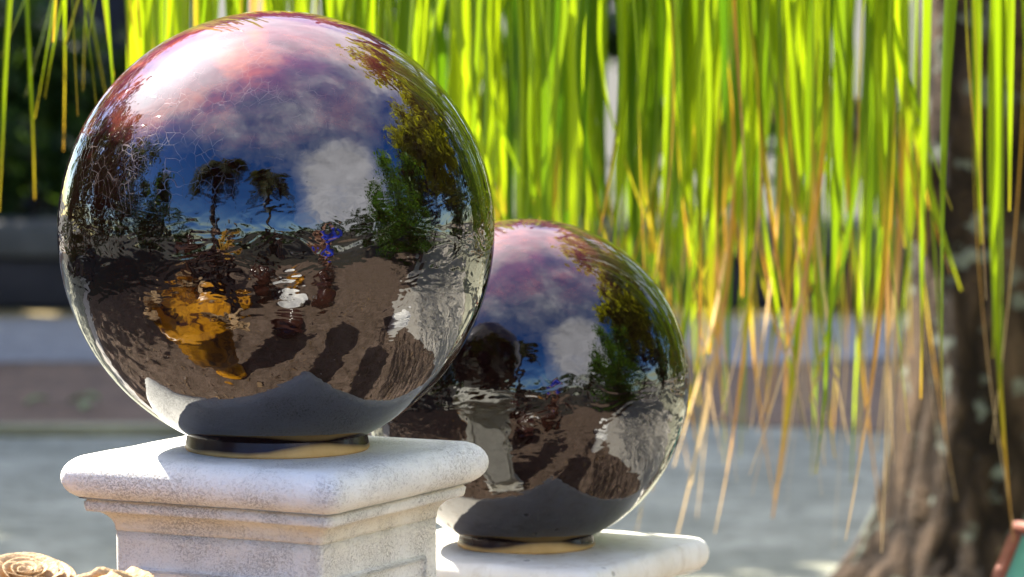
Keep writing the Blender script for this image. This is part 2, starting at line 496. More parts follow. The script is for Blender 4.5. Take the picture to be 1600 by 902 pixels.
def litter():
    rq = random.Random(77); v, f, rn = [], [], []
    for i in range(5200):
        x, y = rq.uniform(-3.2, 4.5), rq.uniform(-.8, 4.6)
        s_ = rq.uniform(.006, .028) * (1 if rq.random() < .9 else 1.8); a = rq.uniform(0, 2 * PI); ti = rq.uniform(-.4, .4)
        d = Vector((math.cos(a), math.sin(a), ti)); n_ = Vector((-math.sin(a), math.cos(a), rq.uniform(-.3, .3))) * rq.uniform(.15, .45)
        c = Vector((x, y, .012)); b = len(v)
        v += [c - d * s_, c + n_ * s_, c + d * s_, c - n_ * s_]; f.append((b, b + 1, b + 2, b + 3)); rn += [rq.random()] * 4
    me = mesh('litter', v, f); addattr(me, 'rnd', rn)
    o = link('leaf_litter', me, M['litter'], smooth=False); o['kind'] = 'stuff'
    o['label'] = 'small dry brown leaf litter scattered over the brown paving'
litter()


# ------------------------------------------------------------------ low wall and shutters far behind
w = empty('low_wall', (0, 16.5, 0), 'low dark wall with grey coping running along the lane', 'wall')
link('wall_face', box_geo(0, 0, .10, 26, .36, .20, .01), M['dark_wall'], w)
link('coping', box_geo(0, 0, .2705, 26.05, .44, .137, .02), M['coping'], w)
sh = empty('market_kiosk', (-4.2, 20.2, 0), 'dark navy shuttered kiosk in the shade behind the low wall', 'kiosk')
link('wall', box_geo(0, 0, 1.3, 5.2, 1.6, 2.6, .02), M['dark_wall'], sh)
for k in range(3):
    s_ = link('shutter', box_geo(-1.65 + k * 1.65, -.83, 1.15, 1.45, .05, 1.9, .01), M['navy'], sh)
    link('handle', box_geo(-1.65 + k * 1.65, -.872, .55, .22, .03, .04, .008), M['coping'], s_)
link('roof', box_geo(0, -.1, 2.68, 5.7, 2.3, .14, .03), M['dark_wall'], sh)


# ------------------------------------------------------------------ foliage builders
def crown_mesh(cen, rad, n, size, clumps, seed, gap=.35, floor=None):
    rg = random.Random(seed)
    cl = []
    for i in range(clumps):
        d = Vector((rg.gauss(0, 1), rg.gauss(0, 1), rg.gauss(0, 1))).normalized()
        q = d * (rg.random() ** .45)
        cl.append((Vector((q.x * rad[0], q.y * rad[1], q.z * rad[2])), rg.uniform(.16, .34) * (rad[0] * rad[1] * rad[2]) ** (1 / 3), rg.random()))
    v, f, rn = [], [], []
    while len(f) < n:
        c, r, sh_ = rg.choice(cl)
        d = Vector((rg.gauss(0, 1), rg.gauss(0, 1), rg.gauss(0, .8)))
        p = c + d * r * .5
        if floor is not None and p.z + cen[2] < floor: continue
        s = size * rg.uniform(.6, 1.35)
        ax = Vector((rg.gauss(0, 1), rg.gauss(0, 1), rg.gauss(-.35, .6))).normalized()
        nn = Vector((rg.gauss(0, .7), rg.gauss(0, .7), 1)).normalized()
        sd_ = ax.cross(nn)
        if sd_.length < 1e-3: continue
        sd_.normalize()
        b = len(v)
        droop = Vector((0, 0, -.12 * s))
        v += [p - ax * s * .5, p + sd_ * s * .26 + droop * .2, p + ax * s * .5 + droop, p - sd_ * s * .26 + droop * .2]
        f.append((b, b + 1, b + 2, b + 3))
        k = min(1, max(0, sh_ * .6 + rg.random() * .4))
        rn += [k] * 4
    me = mesh('crown', [q + Vector(cen) for q in v], f)
    addattr(me, 'rnd', rn)
    return me

def tree(name, label, loc, h, rad, n, leaf, m, seed, trunk_r=.12, group=None, cat='tree', low=0.35, clumps=26, bark=None, lean=0.0):
    root = empty(name, loc, label, cat, group)
    rg = random.Random(seed)
    top = h - rad[2] * .55
    pts = smoothpath([(0, 0, -.02), (rg.uniform(-.1, .1), rg.uniform(-.1, .1) + lean * .25, top * .4), (rg.uniform(-.2, .2), rg.uniform(-.2, .2) + lean, top)], 5)
    rr = [trunk_r * (1.25 if k == 0 else 1) * (1 - .72 * k / (len(pts) - 1)) for k in range(len(pts))]
    V, F = tube(pts, rr, 10, .2)
    for k in range(6):
        a = rg.uniform(0, 2 * PI); b = pts[len(pts) // 2 + rg.randrange(0, len(pts) // 2 - 1)]
        e = b + Vector((math.cos(a) * rad[0] * .65, math.sin(a) * rad[1] * .65, rad[2] * rg.uniform(.2, .8)))
        md = (b + e) / 2 + Vector((0, 0, -.08))
        v2, f2 = tube(smoothpath([b, md, e], 4), [trunk_r * .42 * (1 - .085 * i) for i in range(9)], 7, .15)
        o_ = len(V); V += v2; F += [tuple(i + o_ for i in q) for q in f2]
    link('trunk', mesh('trunk', V, F), bark or M['bark'], root)
    link('crown', crown_mesh((0, lean, h - rad[2]), rad, n, leaf, clumps, seed), m, root, smooth=False)
    return root


# shade trees beyond the lane (their shadow falls over the road behind the globes)
shade_spots = [(-7.6, 17.9), (-5.6, 17.75), (-3.7, 18.0), (-1.9, 17.8), (0.2, 18.0)]
shade_lab = ['leafy shade tree farthest left beyond the low wall', 'leafy shade tree in front of the navy kiosk, second from left', 'leafy shade tree in the middle of the row beyond the low wall',
             'leafy shade tree right of the middle beyond the low wall', 'leafy shade tree farthest right beyond the low wall']
for k, (x, y) in enumerate(shade_spots):
    tree('shade_tree', shade_lab[k], (x, y, 0), 7.8, (1.9, 3.9, 2.2), 8200, .30, M['leaf_dark'], 40 + k, .17, 'shade trees beyond the low wall', lean=-1.6, clumps=50)
hedge_spots = [(-2.2, 17.15), (0.2, 17.2), (2.6, 17.15)]
for k, (x, y) in enumerate(hedge_spots):
    hb = empty('hedge_shrub', (x, y, 0), ['dark clipped shrub behind the low wall at left', 'dark clipped shrub behind the low wall in the middle', 'dark clipped shrub behind the low wall at right, near the weeping tree'][k], 'shrub', 'shrubs behind the low wall')
    link('foliage', crown_mesh((0, 0, .75), (1.3, .42, .72), 2600, .12, 30, 70 + k, floor=.02), M['leaf_dark'], hb, smooth=False)
    V, F = tube([(0, 0, -.02), (.03, 0, .3), (0, .02, .75)], [.05, .045, .03], 8)
    link('stem', mesh('stem', V, F), M['bark'], hb)


hl = empty('added_hedge', (-4.95, 6.6, 0), 'added dark green hedge, unseen, along the left side of the road', 'hedge')
link('foliage', crown_mesh((0, 0, .85), (.45, 2.9, .85), 5200, .13, 60, 88, floor=.02), M['leaf_dark'], hl, smooth=False)  # out of view, added to darken the left rim of the mirrored scene
for yy in (-1.8, 0, 1.8):
    V, F = tube([(0, yy, -.02), (.04, yy, .4), (0, yy + .05, .9)], [.05, .045, .03], 8)
    link('stem', mesh('stem', V, F), M['bark'], hl)


# ------------------------------------------------------------------ weeping tree with its curtain of leaves
wt = empty('weeping_tree', (1.075, 8.3, 0), 'weeping tree with lichened trunk and long hanging yellow-green leaves', 'tree')
def trunk_mesh():
    n, v, f = 48, [], []
    zs = [-.03, .0, .04, .09, .16, .25, .36, .5, .66, .84, 1.0, 1.2, 1.45, 1.7, 2.0, 2.4, 2.8, 3.3, 3.8]
    for z in zs:
        r = .212 + .15 * math.exp(-z / .16) + .02 * math.exp(-z / .5) - .012 * z
        cx = .02 * math.sin(z * 1.3) + .03 * z * .3
        for i in range(n):
            a = 2 * PI * i / n
            root = math.exp(-max(z, 0) / .24) * .30 * (max(0, math.cos(3 * a - PI + .25)) ** 2)
            q = Vector((math.cos(a), math.sin(a), 0))
            rr = r * (1 + root + .10 * noise.noise(Vector((q.x * 2.5, q.y * 2.5, z * 1.1))) + .05 * noise.noise(Vector((q.x * 8, q.y * 8, z * 2.5))))
            v.append((cx + q.x * rr, q.y * rr, z))
    for k in range(len(zs) - 1):
        for i in range(n):
            j = (i + 1) % n; f.append((k * n + i, k * n + j, (k + 1) * n + j, (k + 1) * n + i))
    f.append(tuple((len(zs) - 1) * n + i for i in range(n)))
    return mesh('trunk', v, f)
link('trunk', trunk_mesh(), M['bark'], wt)
def limb(pts, r0, r1, m=None):
    p = smoothpath([Vector(q) - Vector((1.13, 7.0, 0)) for q in pts], 6)
    rr = [r0 + (r1 - r0) * (k / (len(p) - 1)) for k in range(len(p))]
    V, F = tube(p, rr, 16, .18, freq=6)
    return link('limb', mesh('limb', V, F), m or M['bark_sunlit'], wt)
limb([(1.10, 6.98, .80), (.86, 6.92, 1.05), (.50, 6.86, 1.30), (.05, 6.7, 1.75), (-.5, 6.2, 2.5), (-1.2, 5.5, 3.1)], .085, .035)
limb([(1.12, 6.96, 1.45), (.75, 6.4, 1.9), (.2, 5.7, 2.0), (-.5, 5.2, 2.02), (-1.4, 4.9, 1.95)], .07, .03)
limb([(1.16, 7.0, 2.6), (1.0, 6.2, 3.1), (.9, 5.2, 3.4), (.7, 4.3, 3.5)], .09, .03)
limb([(1.18, 6.95, 2.9), (2.0, 6.2, 3.4), (2.9, 5.3, 3.6)], .08, .03)
limb([(1.18, 7.0, 3.4), (.3, 6.6, 3.9), (.2, 6.1, 4.1)], .07, .03)
limb([(1.18, 6.9, 2.3), (1.7, 5.7, 2.7), (2.4, 4.2, 2.9), (2.9, 2.7, 3.0)], .07, .02)
limb([(1.20, 7.0, 3.5), (1.6, 7.9, 4.1), (2.0, 8.8, 4.3)], .07, .03)
link('crown', crown_mesh((1.75, -4.2, 3.0), (1.35, 1.5, 1.1), 7000, .16, 44, 6), M['leaf_yellow'], wt, smooth=False)
link('crown', crown_mesh((1.2, -2.0, 4.0), (1.7, 1.9, .85), 4200, .22, 50, 5), M['leaf_yellow'], wt, smooth=False)

def strand_geo(path, width, rg, dry, rnd, twist):
    """strap leaf: three vertices across, folded along the midrib, tapering to the tip"""
    v, f, at_, n = [], [], [], len(path)
    ph = rg.uniform(0, PI)
    for k, p in enumerate(path):
        t = 1 - min(1.0, (path[k] - path[-1]).length / .85)
        d = (path[min(k + 1, n - 1)] - path[max(k - 1, 0)]).normalized()
        a = ph + twist * t
        s = Vector((math.cos(a), math.sin(a), 0)); s = (s - d * s.dot(d)).normalized()
        nn = d.cross(s)
        w_ = width * (1 if t < .35 else max(.15, 1 - ((t - .35) / .65) ** 1.15 * .87))
        v += [p - s * w_ * .5 + nn * w_ * .16, p, p + s * w_ * .5 + nn * w_ * .16]
        at_ += [t] * 3
    for k in range(n - 1):
        b = 3 * k
        f += [(b, b + 1, b + 4, b + 3), (b + 1, b + 2, b + 5, b + 4)]
    return v, f, at_, [rnd] * len(v), [dry] * len(v)

rg = random.Random(23)
strands = []    # (score, geo)
def hang(px, yend, Y, width, dry, rnd, slope=0.0, kink=0.0, ztop=3.1, vis=1.0, curl=0.0):
    e = at(px, yend, Y)
    if ztop > 3: ztop = 1.95 + 1.15 * min(1, max(0, (e.x - .2) / .9)) + rg.uniform(-.08, .08)
    z0 = max(e.z, .06)
    L = ztop - z0
    n = 26
    path = []
    s1, s2 = rg.uniform(0, 99), rg.uniform(0, 99)
    for k in range(n):
        t = k / (n - 1); z = ztop + (z0 - ztop) * t
        u = max(0, (t - .62) / .38)
        x = e.x + slope * (z - z0) + .030 * noise.noise(Vector((s1, t * 2.2, 0))) * (1 - u * .3) + kink * u ** 1.8 + curl * u ** 3 * math.sin(u * 4)
        y = Y + .05 * noise.noise(Vector((s2, t * 2.2, 5))) + .5 * kink * u ** 2
        path.append(Vector((x, y, z)))
    strands.append((vis / Y * width, strand_geo(path, width, rg, dry, rnd, rg.uniform(-1.6, 1.6))))

# the dense curtain right of and above the large globe
def yend_for(px):
    if px < 700: return rg.uniform(300, 700)
    return min(880, max(330, rg.gauss(565, 120)))
for i in range(205):
    px = rg.uniform(640, 1425)
    Y = rg.uniform(4.5, 6.8)
    w_ = rg.uniform(.008, .021)
    hang(px, yend_for(px), Y, w_, min(.75, max(.02, rg.gauss(.12, .08) + (.3 if rg.random() < .06 else 0))), min(1, max(0, rg.gauss(.64, .34))), rg.gauss(0, .016 if rg.random() < .7 else .03), rg.gauss(0, .045), vis=1.2)
# broad dark blades at the back of the curtain, shorter
for i in range(85):
    px = rg.uniform(620, 1400)
    hang(px, rg.uniform(330, 560), rg.uniform(5.6, 6.8), rg.uniform(.018, .034), rg.uniform(0, .14), rg.uniform(0, .35), rg.gauss(0, .01), 0, vis=.5)
# thin dried tips that reach low
for i in range(38):
    px = rg.uniform(1030, 1420)
    hang(px, rg.uniform(640, 870), rg.uniform(4.4, 6.2), rg.uniform(.007, .012), rg.uniform(.40, .8), rg.random(), rg.gauss(0, .012), rg.gauss(0, .055), vis=1.2)
# above and behind the large globe
for i in range(120):
    px = rg.uniform(225, 660)
    hang(px, rg.uniform(240, 600) if rg.random() < .8 else rg.uniform(600, 705), rg.uniform(4.2, 6.2), rg.uniform(.010, .024), min(.6, max(.02, rg.gauss(.2, .12))), min(1, max(0, rg.gauss(.6, .3))), rg.gauss(.02, .03), rg.gauss(0, .03), vis=.7)
# sparse slanted leaves at the upper left
for (px, ye, sl, w_) in [(12, 330, .05, .014), (52, 312, -.02, .014), (66, 186, .10, .016), (60, 150, .22, .018), (103, 235, .03, .016), (150, 150, -.16, .02), (138, 142, .05, .016),
                         (96, 152, .15, .02), (170, 120, -.12, .018), (186, 205, -.05, .012), (30, 90, .3, .014), (205, 96, -.1, .02), (215, 60, -.06, .024), (120, 70, .2, .02), (76, 66, .06, .016),
                         (198, 130, -.02, .02), (160, 62, .12, .022), (232, 80, .04, .022), (112, 182, -.03, .012), (146, 240, -.06, .010)]:
    hang(px, ye, rg.uniform(4.0, 4.9), w_, rg.uniform(.03, .14), rg.uniform(.5, .95), sl, -sl * .1, ztop=2.6, vis=1.6)
# single leaves in front of the trunk
for (px, ye, w_, dry, rn, kink) in [(1540, 850, .014, .30, .75, .05), (1552, 560, .020, .04, .45, 0), (1506, 900, .010, .8, .3, .10), (1478, 640, .024, .06, .55, .0), (1500, 470, .010, .45, .7, .04),
                                    (1437, 620, .013, .12, .5, 0), (1590, 480, .010, .3, .8, .05), (1405, 862, .008, .75, .4, -.02), (1598, 690, .008, .7, .3, -.06), (1575, 240, .012, .1, .8, 0), (1515, 300, .012, .3, .6, .02), (1445, 400, .018, .08, .6, 0), (1462, 690, .014, .2, .7, .02), (1560, 700, .018, .12, .65, .01), (1528, 380, .022, .05, .8, 0), (1586, 330, .018, .05, .7, 0), (1424, 520, .018, .10, .8, -.01)]:
    hang(px, ye, rg.uniform(4.2, 5.2), w_, dry, rn, rg.gauss(0, .006), kink, vis=3)
# the curtain carries on past both sides of the picture
for i in range(140):
    px = rg.uniform(1640, 3200)
    hang(px, rg.uniform(250, 900), rg.uniform(4.2, 6.4), rg.uniform(.014, .03), rg.uniform(.02, .4), rg.random(), rg.gauss(0, .02), 0, vis=.1)
for i in range(22):
    hang(rg.uniform(-700, -30), rg.uniform(-200, 250), rg.uniform(4.3, 5.6), rg.uniform(.012, .02), rg.uniform(.05, .3), rg.random(), rg.gauss(.05, .05), 0, vis=.1)
strands.sort(key=lambda q: -q[0])
off = Vector((1.075, 8.3, 0))
def strand_obj(name, geos):
    V, F, T, N, D = [], [], [], [], []
    for v, f, t_, n_, d_ in geos:
        b = len(V); V += [q - off for q in v]; F += [tuple(i + b for i in q) for q in f]; T += t_; N += n_; D += d_
    me = mesh(name, V, F); addattr(me, 't', T); addattr(me, 'rnd', N); addattr(me, 'dry', D)
    return link(name, me, M['strand'], wt)
for sc_, g_ in strands[:100]: strand_obj('hanging_leaf', [g_])
rest = strand_obj('leaf_curtain', [g for _, g in strands[100:]]); rest['kind'] = 'stuff'


# ------------------------------------------------------------------ pedestals
def ring_sq(half, rad, z, per=7, wob=0.0, edge=6):
    pts = []
    rad = min(rad, half * .95)
    for q in range(4):
        a0 = q * PI / 2
        cx, cy = [(1, 1), (-1, 1), (-1, -1), (1, -1)][q]
        for k in range(per):
            a = a0 + (PI / 2) * k / (per - 1)
            pts.append(Vector((cx * (half - rad) + rad * math.cos(a), cy * (half - rad) + rad * math.sin(a), z)))
        nx = [(-1, 1), (-1, -1), (1, -1), (1, 1)][q]
        a1 = a0 + PI / 2
        p0 = pts[-1]; p1 = Vector((nx[0] * (half - rad) + rad * math.cos(a1), nx[1] * (half - rad) + rad * math.sin(a1), z))
        for k in range(1, edge): pts.append(p0.lerp(p1, k / edge))
    if wob:
        for p in pts:
            nz = noise.noise(p * 14) * .6 + noise.noise(p * 45) * .4
            d = Vector((p.x, p.y, 0)).normalized()
            p += d * nz * wob
            p.z += wob * .7 * noise.noise(p * 18 + Vector((9, 9, 9)))
    return pts

def loft(prof, wob):
    """prof: (half side, corner radius, z, hollow) from the bottom up"""
    V, F, H = [], [], []
    for h, r, z, ho in prof:
        ring = ring_sq(h, r, z, wob=wob); n = len(ring); V += ring; H += [ho] * n
    for k in range(len(prof) - 1):
        for i in range(n):
            j = (i + 1) % n; F.append((k * n + i, k * n + j, (k + 1) * n + j, (k + 1) * n + i))
    F.append(tuple(range(n - 1, -1, -1))); F.append(tuple((len(prof) - 1) * n + i for i in range(n)))
    me = mesh('loft', V, F); addattr(me, 'hollow', H); return me

PR = R(-27.6)
def pedestal(name, loc, top, label, m, worn):
    root = empty(name, loc, label, 'pedestal', 'stone pedestals under the globes', PR)
    z = top
    cap = []
    if not worn:
        ct, hb, fi, cv = .044, .166, .147, .124
        # cove, fillet, bullnose
        for k in range(9):
            a = k / 8 * PI / 2
            cap.append((cv + (fi - .003 - cv) * (1 - math.cos(a)), .008, z - ct - .034 + .021 * math.sin(a), .9 - .25 * abs(k - 4) / 4))
        cap += [(fi - .001, .010, z - ct - .0128, .5), (fi, .010, z - ct - .0105, .3), (fi + .001, .010, z - ct - .004, .35), (fi - .002, .010, z - ct - .001, 1), (fi + .006, .012, z - ct + .001, .9)]
        r = ct / 2
        for k in range(1, 13):
            a = -PI / 2 + PI * k / 12
            cap.append((hb - r + r * math.cos(a), .013, z - r + r * math.sin(a), max(0, .7 - k * .16)))
        for s_ in (.12, .09, .05): cap.append((s_, .01, z, 0))
        link('cap', loft(cap, .0016), m, root)
        nk = .1235; zb = z - ct - .0345
    else:
        ct, hb, cv = .034, .166, .120
        for k in range(7):
            a = k / 6 * PI / 2
            cap.append((cv + (hb - .018 - cv) * (1 - math.cos(a)), .012, z - ct - .040 + .034 * math.sin(a), .4))
        cap += [(hb - .008, .016, z - ct - .002, .2)]
        for k in range(0, 9):
            a = -PI / 2 + PI * k / 8; r = ct / 2
            cap.append((hb - .010 + .010 * math.cos(a), .022, z - r + r * math.sin(a) , .0))
        for s_ in (.13, .09, .05): cap.append((s_, .01, z, 0))
        link('cap', loft(cap, .0040), m, root)
        nk = .1175; zb = z - ct - .0405
    col = [(nk, .008, .165, .3), (nk, .008, .3, .1), (nk, .008, zb * .6, .05), (nk, .008, zb - .06, .1), (nk, .008, zb - .01, .45), (nk, .008, zb + .0005, .9)]
    link('column', loft(col, .0010), m, root)
    base = [(.175, .012, -.01, .3), (.175, .012, .07, .1), (.170, .014, .09, .2), (.150, .012, .10, .7), (.145, .012, .12, .4), (.130, .010, .15, .7), (.118, .01, .1648, .9)]
    link('base', loft(base, .0014), m, root)
    # raised moulding frame round each face of the column
    hw, t_, d_ = nk - .030, .010, .006
    for q in range(4):
        bm = bmesh.new()
        z1, z0 = zb - .034, .22
        outer = [(-hw, z0), (hw, z0), (hw, z1), (-hw, z1)]; inner = [(-hw + t_, z0 + t_), (hw - t_, z0 + t_), (hw - t_, z1 - t_), (-hw + t_, z1 - t_)]
        mid = [((a[0] + b[0]) / 2, (a[1] + b[1]) / 2) for a, b in zip(outer, inner)]
        rot = Matrix.Rotation(q * PI / 2, 3, 'Z')
        L = []
        for pts, y in ((outer, -nk + .003), (mid, -nk - d_), (inner, -nk + .003)):
            L.append([bm.verts.new(rot @ Vector((a, y, b))) for a, b in pts])
        for A, B in ((L[0], L[1]), (L[1], L[2])):
            for i in range(4): bm.faces.new((A[i], A[(i + 1) % 4], B[(i + 1) % 4], B[i]))
        bmesh.ops.bevel(bm, geom=[e for e in bm.edges if e.verts[0] in L[1] and e.verts[1] in L[1]], offset=.002, segments=2, affect='EDGES')
        bmesh.ops.recalc_face_normals(bm, faces=bm.faces[:])
        me = bpy.data.meshes.new('panel_moulding'); bm.to_mesh(me); bm.free()
        addattr(me, 'hollow', [.25] * len(me.vertices))
        link('panel_moulding', me, m, root)
    return root

G1, R1, F1 = Vector((-.244, 3.0, 1.248)), .2262, .2285
G2, R2, F2 = Vector((.0165, 3.55, 1.032)), .1895, .1915
pedestal('pedestal', (G1.x, G1.y, 0), G1.z - F1, 'taller white pedestal with rounded cap under the large front globe', M['white_stone'], False)
pedestal('pedestal', (G2.x, G2.y, 0), G2.z - F2, 'lower weathered cream pedestal under the smaller rear globe', M['old_stone'], True)

def globe(loc, r, foot, label, mg, mf):
    root = empty('gazing_globe', (loc.x, loc.y, loc.z - foot), label, 'gazing globe', 'glazed globes on pedestals')
    fr = r * .424
    zs = foot - math.sqrt(r * r - (fr * .99) ** 2)     # where ball meets collar
    prof = []
    a0 = -math.acos(fr * .965 / r)
    for k in range(161):
        a = a0 + (PI / 2 - a0) * k / 160
        prof.append((max(r * math.cos(a), .0004), r * math.sin(a) * (1.032 if a < 0 else 1)))
    V, F = lathe(prof, 192, True)
    link('glazed_ball', mesh('ball', V, F), mg, root, (0, 0, foot))
    zt = foot - 1.032 * math.sqrt(r * r - (fr * .965) ** 2)
    fp = [(fr * .93, 0.0), (fr * .985, .0004), (fr * .998, .002), (fr * 1.0, .004)] + [(fr * (1.0 - .002 * q), .004 + (zt - .008) * q / 8) for q in range(1, 9)] + [(fr * .978, zt), (fr * .970, zt + .004), (fr * .955, zt + .008), (fr * .92, zt + .0085)]
    V, F = lathe(fp, 128, True)
    link('foot', mesh('foot', V, F), mf, root)
    return root
globe(G1, R1, F1, 'large plum lustre globe with crackled glaze on the taller white pedestal', M['glaze_a'], M['foot_a'])
globe(G2, R2, F2, 'smaller dark plum globe on the low weathered pedestal, partly hidden', M['glaze_b'], M['foot_b'])


# ------------------------------------------------------------------ golden sandstone urn with carved roses, lower left
URN = Vector((-.660, 2.52, 0)); UR = .25; UZ = .905
urn = empty('carved_urn', tuple(URN), 'amber urn with pale carved sandstone roses round its rim, left of the white pedestal', 'urn')
up = [(.13, -.01), (.15, .01), (.15, .05), (.11, .08), (.085, .16), (.075, .26), (.09, .34), (.13, .40), (.17, .50), (.195, .62), (.205, .72), (.20, .80), (.205, .85), (.220, .875), (.238, UZ - .01), (.234, UZ), (.21, UZ), (.19, UZ - .03), (.16, UZ - .06)]
sm = smoothpath([(a, 0, b) for a, b in up], 3)
V, F = lathe([(p.x, p.z) for p in sm], 72, True)
for i, v in enumerate(V):
    v = Vector(v); a = math.atan2(v.y, v.x)
    fl = 1 + .03 * abs(math.sin(a * 9)) * (1 if .38 < v.z < .78 else 0)
    V[i] = (v.x * fl, v.y * fl, v.z)
link('bowl', mesh('bowl', V, F), M['amber_glaze'], urn)

def rose_geo(rad, seed):
    """carved rose: rings of thick overlapping curved petals round a spiral bud"""
    rq = random.Random(seed); V, F = [], []
    rings = [(1.0, 6, .10, .55), (.80, 5, .26, .55), (.60, 5, .40, .5), (.42, 4, .50, .42), (.25, 3, .56, .36), (.12, 2, .58, .30)]
    for ri, (rr, n, hz, ht) in enumerate(rings):
        a0 = rq.uniform(0, 6)
        for p in range(n):
            ac = a0 + 2 * PI * p / n; wa = 2 * PI / n * .72
            nu, nv = 11, 7
            for side in (0, 1):
                b = len(V)
                for i in range(nu):
                    u = i / (nu - 1) * 2 - 1
                    a = ac + u * wa
                    for j in range(nv):
                        s = j / (nv - 1)
                        edge = 1 - .22 * abs(u) ** 2.5
                        z = (hz - .35 + (ht * edge) * s) * rad * .9
                        lean = rr * (.55 + .45 * s ** .8) + (.10 * s ** 4 * (1.2 if ri < 3 else .3))
                        q = (lean + u * .07) * rad
                        th = (.055 if side else 0) * rad * (1 - .35 * s)
                        if side and j == nv - 1: th *= .5
                        V.append(Vector(((q - th) * math.cos(a), (q - th) * math.sin(a), z)))
                for i in range(nu - 1):
                    for j in range(nv - 1):
                        k = b + i * nv + j
                        q = (k, k + nv, k + nv + 1, k + 1)
                        F.append(q if not side else q[::-1])
            # close the top lip between the two skins
            b0, b1 = b - nu * nv, b
            for i in range(nu - 1):
                F.append((b0 + i * nv + nv - 1, b0 + (i + 1) * nv + nv - 1, b1 + (i + 1) * nv + nv - 1, b1 + i * nv + nv - 1))
            for e in (0, nu - 1):
                for j in range(nv - 1):
                    F.append((b0 + e * nv + j, b0 + e * nv + j + 1, b1 + e * nv + j + 1, b1 + e * nv + j))
    return V, F

def leaf_geo(L, W, th, seed):
    rq = random.Random(seed); V, F = [], []; n, m_ = 12, 7
    for side in (0, 1):
        for i in range(n):
            t = i / (n - 1)
            w_ = W * math.sin(PI * min(1, t * .93 + .06)) ** .75 * (1 + .07 * math.sin(t * 26))
            for j in range(m_):
                u = j / (m_ - 1) * 2 - 1
                z = L * .24 * math.sin(t * 2.6) + abs(u) * W * .28 + .05 * W * math.sin(t * 20 - abs(u) * 4)
                V.append(Vector((t * L, u * w_, z - (th if side else 0))))
    N = n * m_
    for i in range(n - 1):
        for j in range(m_ - 1):
            k = i * m_ + j; q = (k, k + m_, k + m_ + 1, k + 1)
            F.append(q[::-1]); F.append(tuple(x + N for x in q))
    for i in range(n - 1):
        for e in (0, m_ - 1):
            F.append((i * m_ + e, (i + 1) * m_ + e, (i + 1) * m_ + e + N, i * m_ + e + N))
    return V, F

def place(name, geo, mtx, m):
    V, F = geo
    me = mesh(name, [mtx @ Vector(v) for v in V], F)
    bm = bmesh.new(); bm.from_mesh(me); bmesh.ops.recalc_face_normals(bm, faces=bm.faces[:]); bm.to_mesh(me); bm.free()
    return link(name, me, m, urn)
# roses round the rim; the one seen at the bottom left corner sits at px (45, 880)
pr = at(38, 922, 2.56) - URN
roses = [(pr.x, pr.y, pr.z, .047, 1)]
for k, a in enumerate((130, 228)):
    roses.append((UR * .86 * math.cos(R(a)), UR * .86 * math.sin(R(a)), UZ + .02, .062, 4 + k))
for x, y, z, r_, sd_ in roses:
    tilt = Matrix.Translation((x, y, z)) @ Matrix.Rotation(R(16), 4, 'X') @ Matrix.Rotation(R(5), 4, 'Y')
    place('rose', rose_geo(r_, sd_), tilt, M['gold_stone'])
for (px, py, Y, L, W, yaw, roll, pitch, sd_) in [(88, 945, 2.55, .076, .026, 8, -18, -6, 2), (146, 948, 2.58, .066, .030, -8, 12, -8, 3), (192, 944, 2.56, .050, .022, 14, 8, 4, 4), (128, 950, 2.52, .052, .026, -20, 25, -10, 6)]:
    p = at(px, py, Y) - URN
    place('leaf', leaf_geo(L, W, .007, sd_), Matrix.Translation(p) @ Matrix.Rotation(R(yaw), 4, 'Z') @ Matrix.Rotation(R(pitch), 4, 'Y') @ Matrix.Rotation(R(roll), 4, 'X'), M['gold_stone'])
for k, a in enumerate((105, 155, 255)):
    place('leaf', leaf_geo(.10, .035, .008, 30 + k), Matrix.Translation((UR * .8 * math.cos(R(a)), UR * .8 * math.sin(R(a)), UZ - .002)) @ Matrix.Rotation(R(a + 20), 4, 'Z'), M['gold_stone'])
# carved lip the roses spring from, reaching right behind them
lipc = at(120, 925, 2.56) - URN


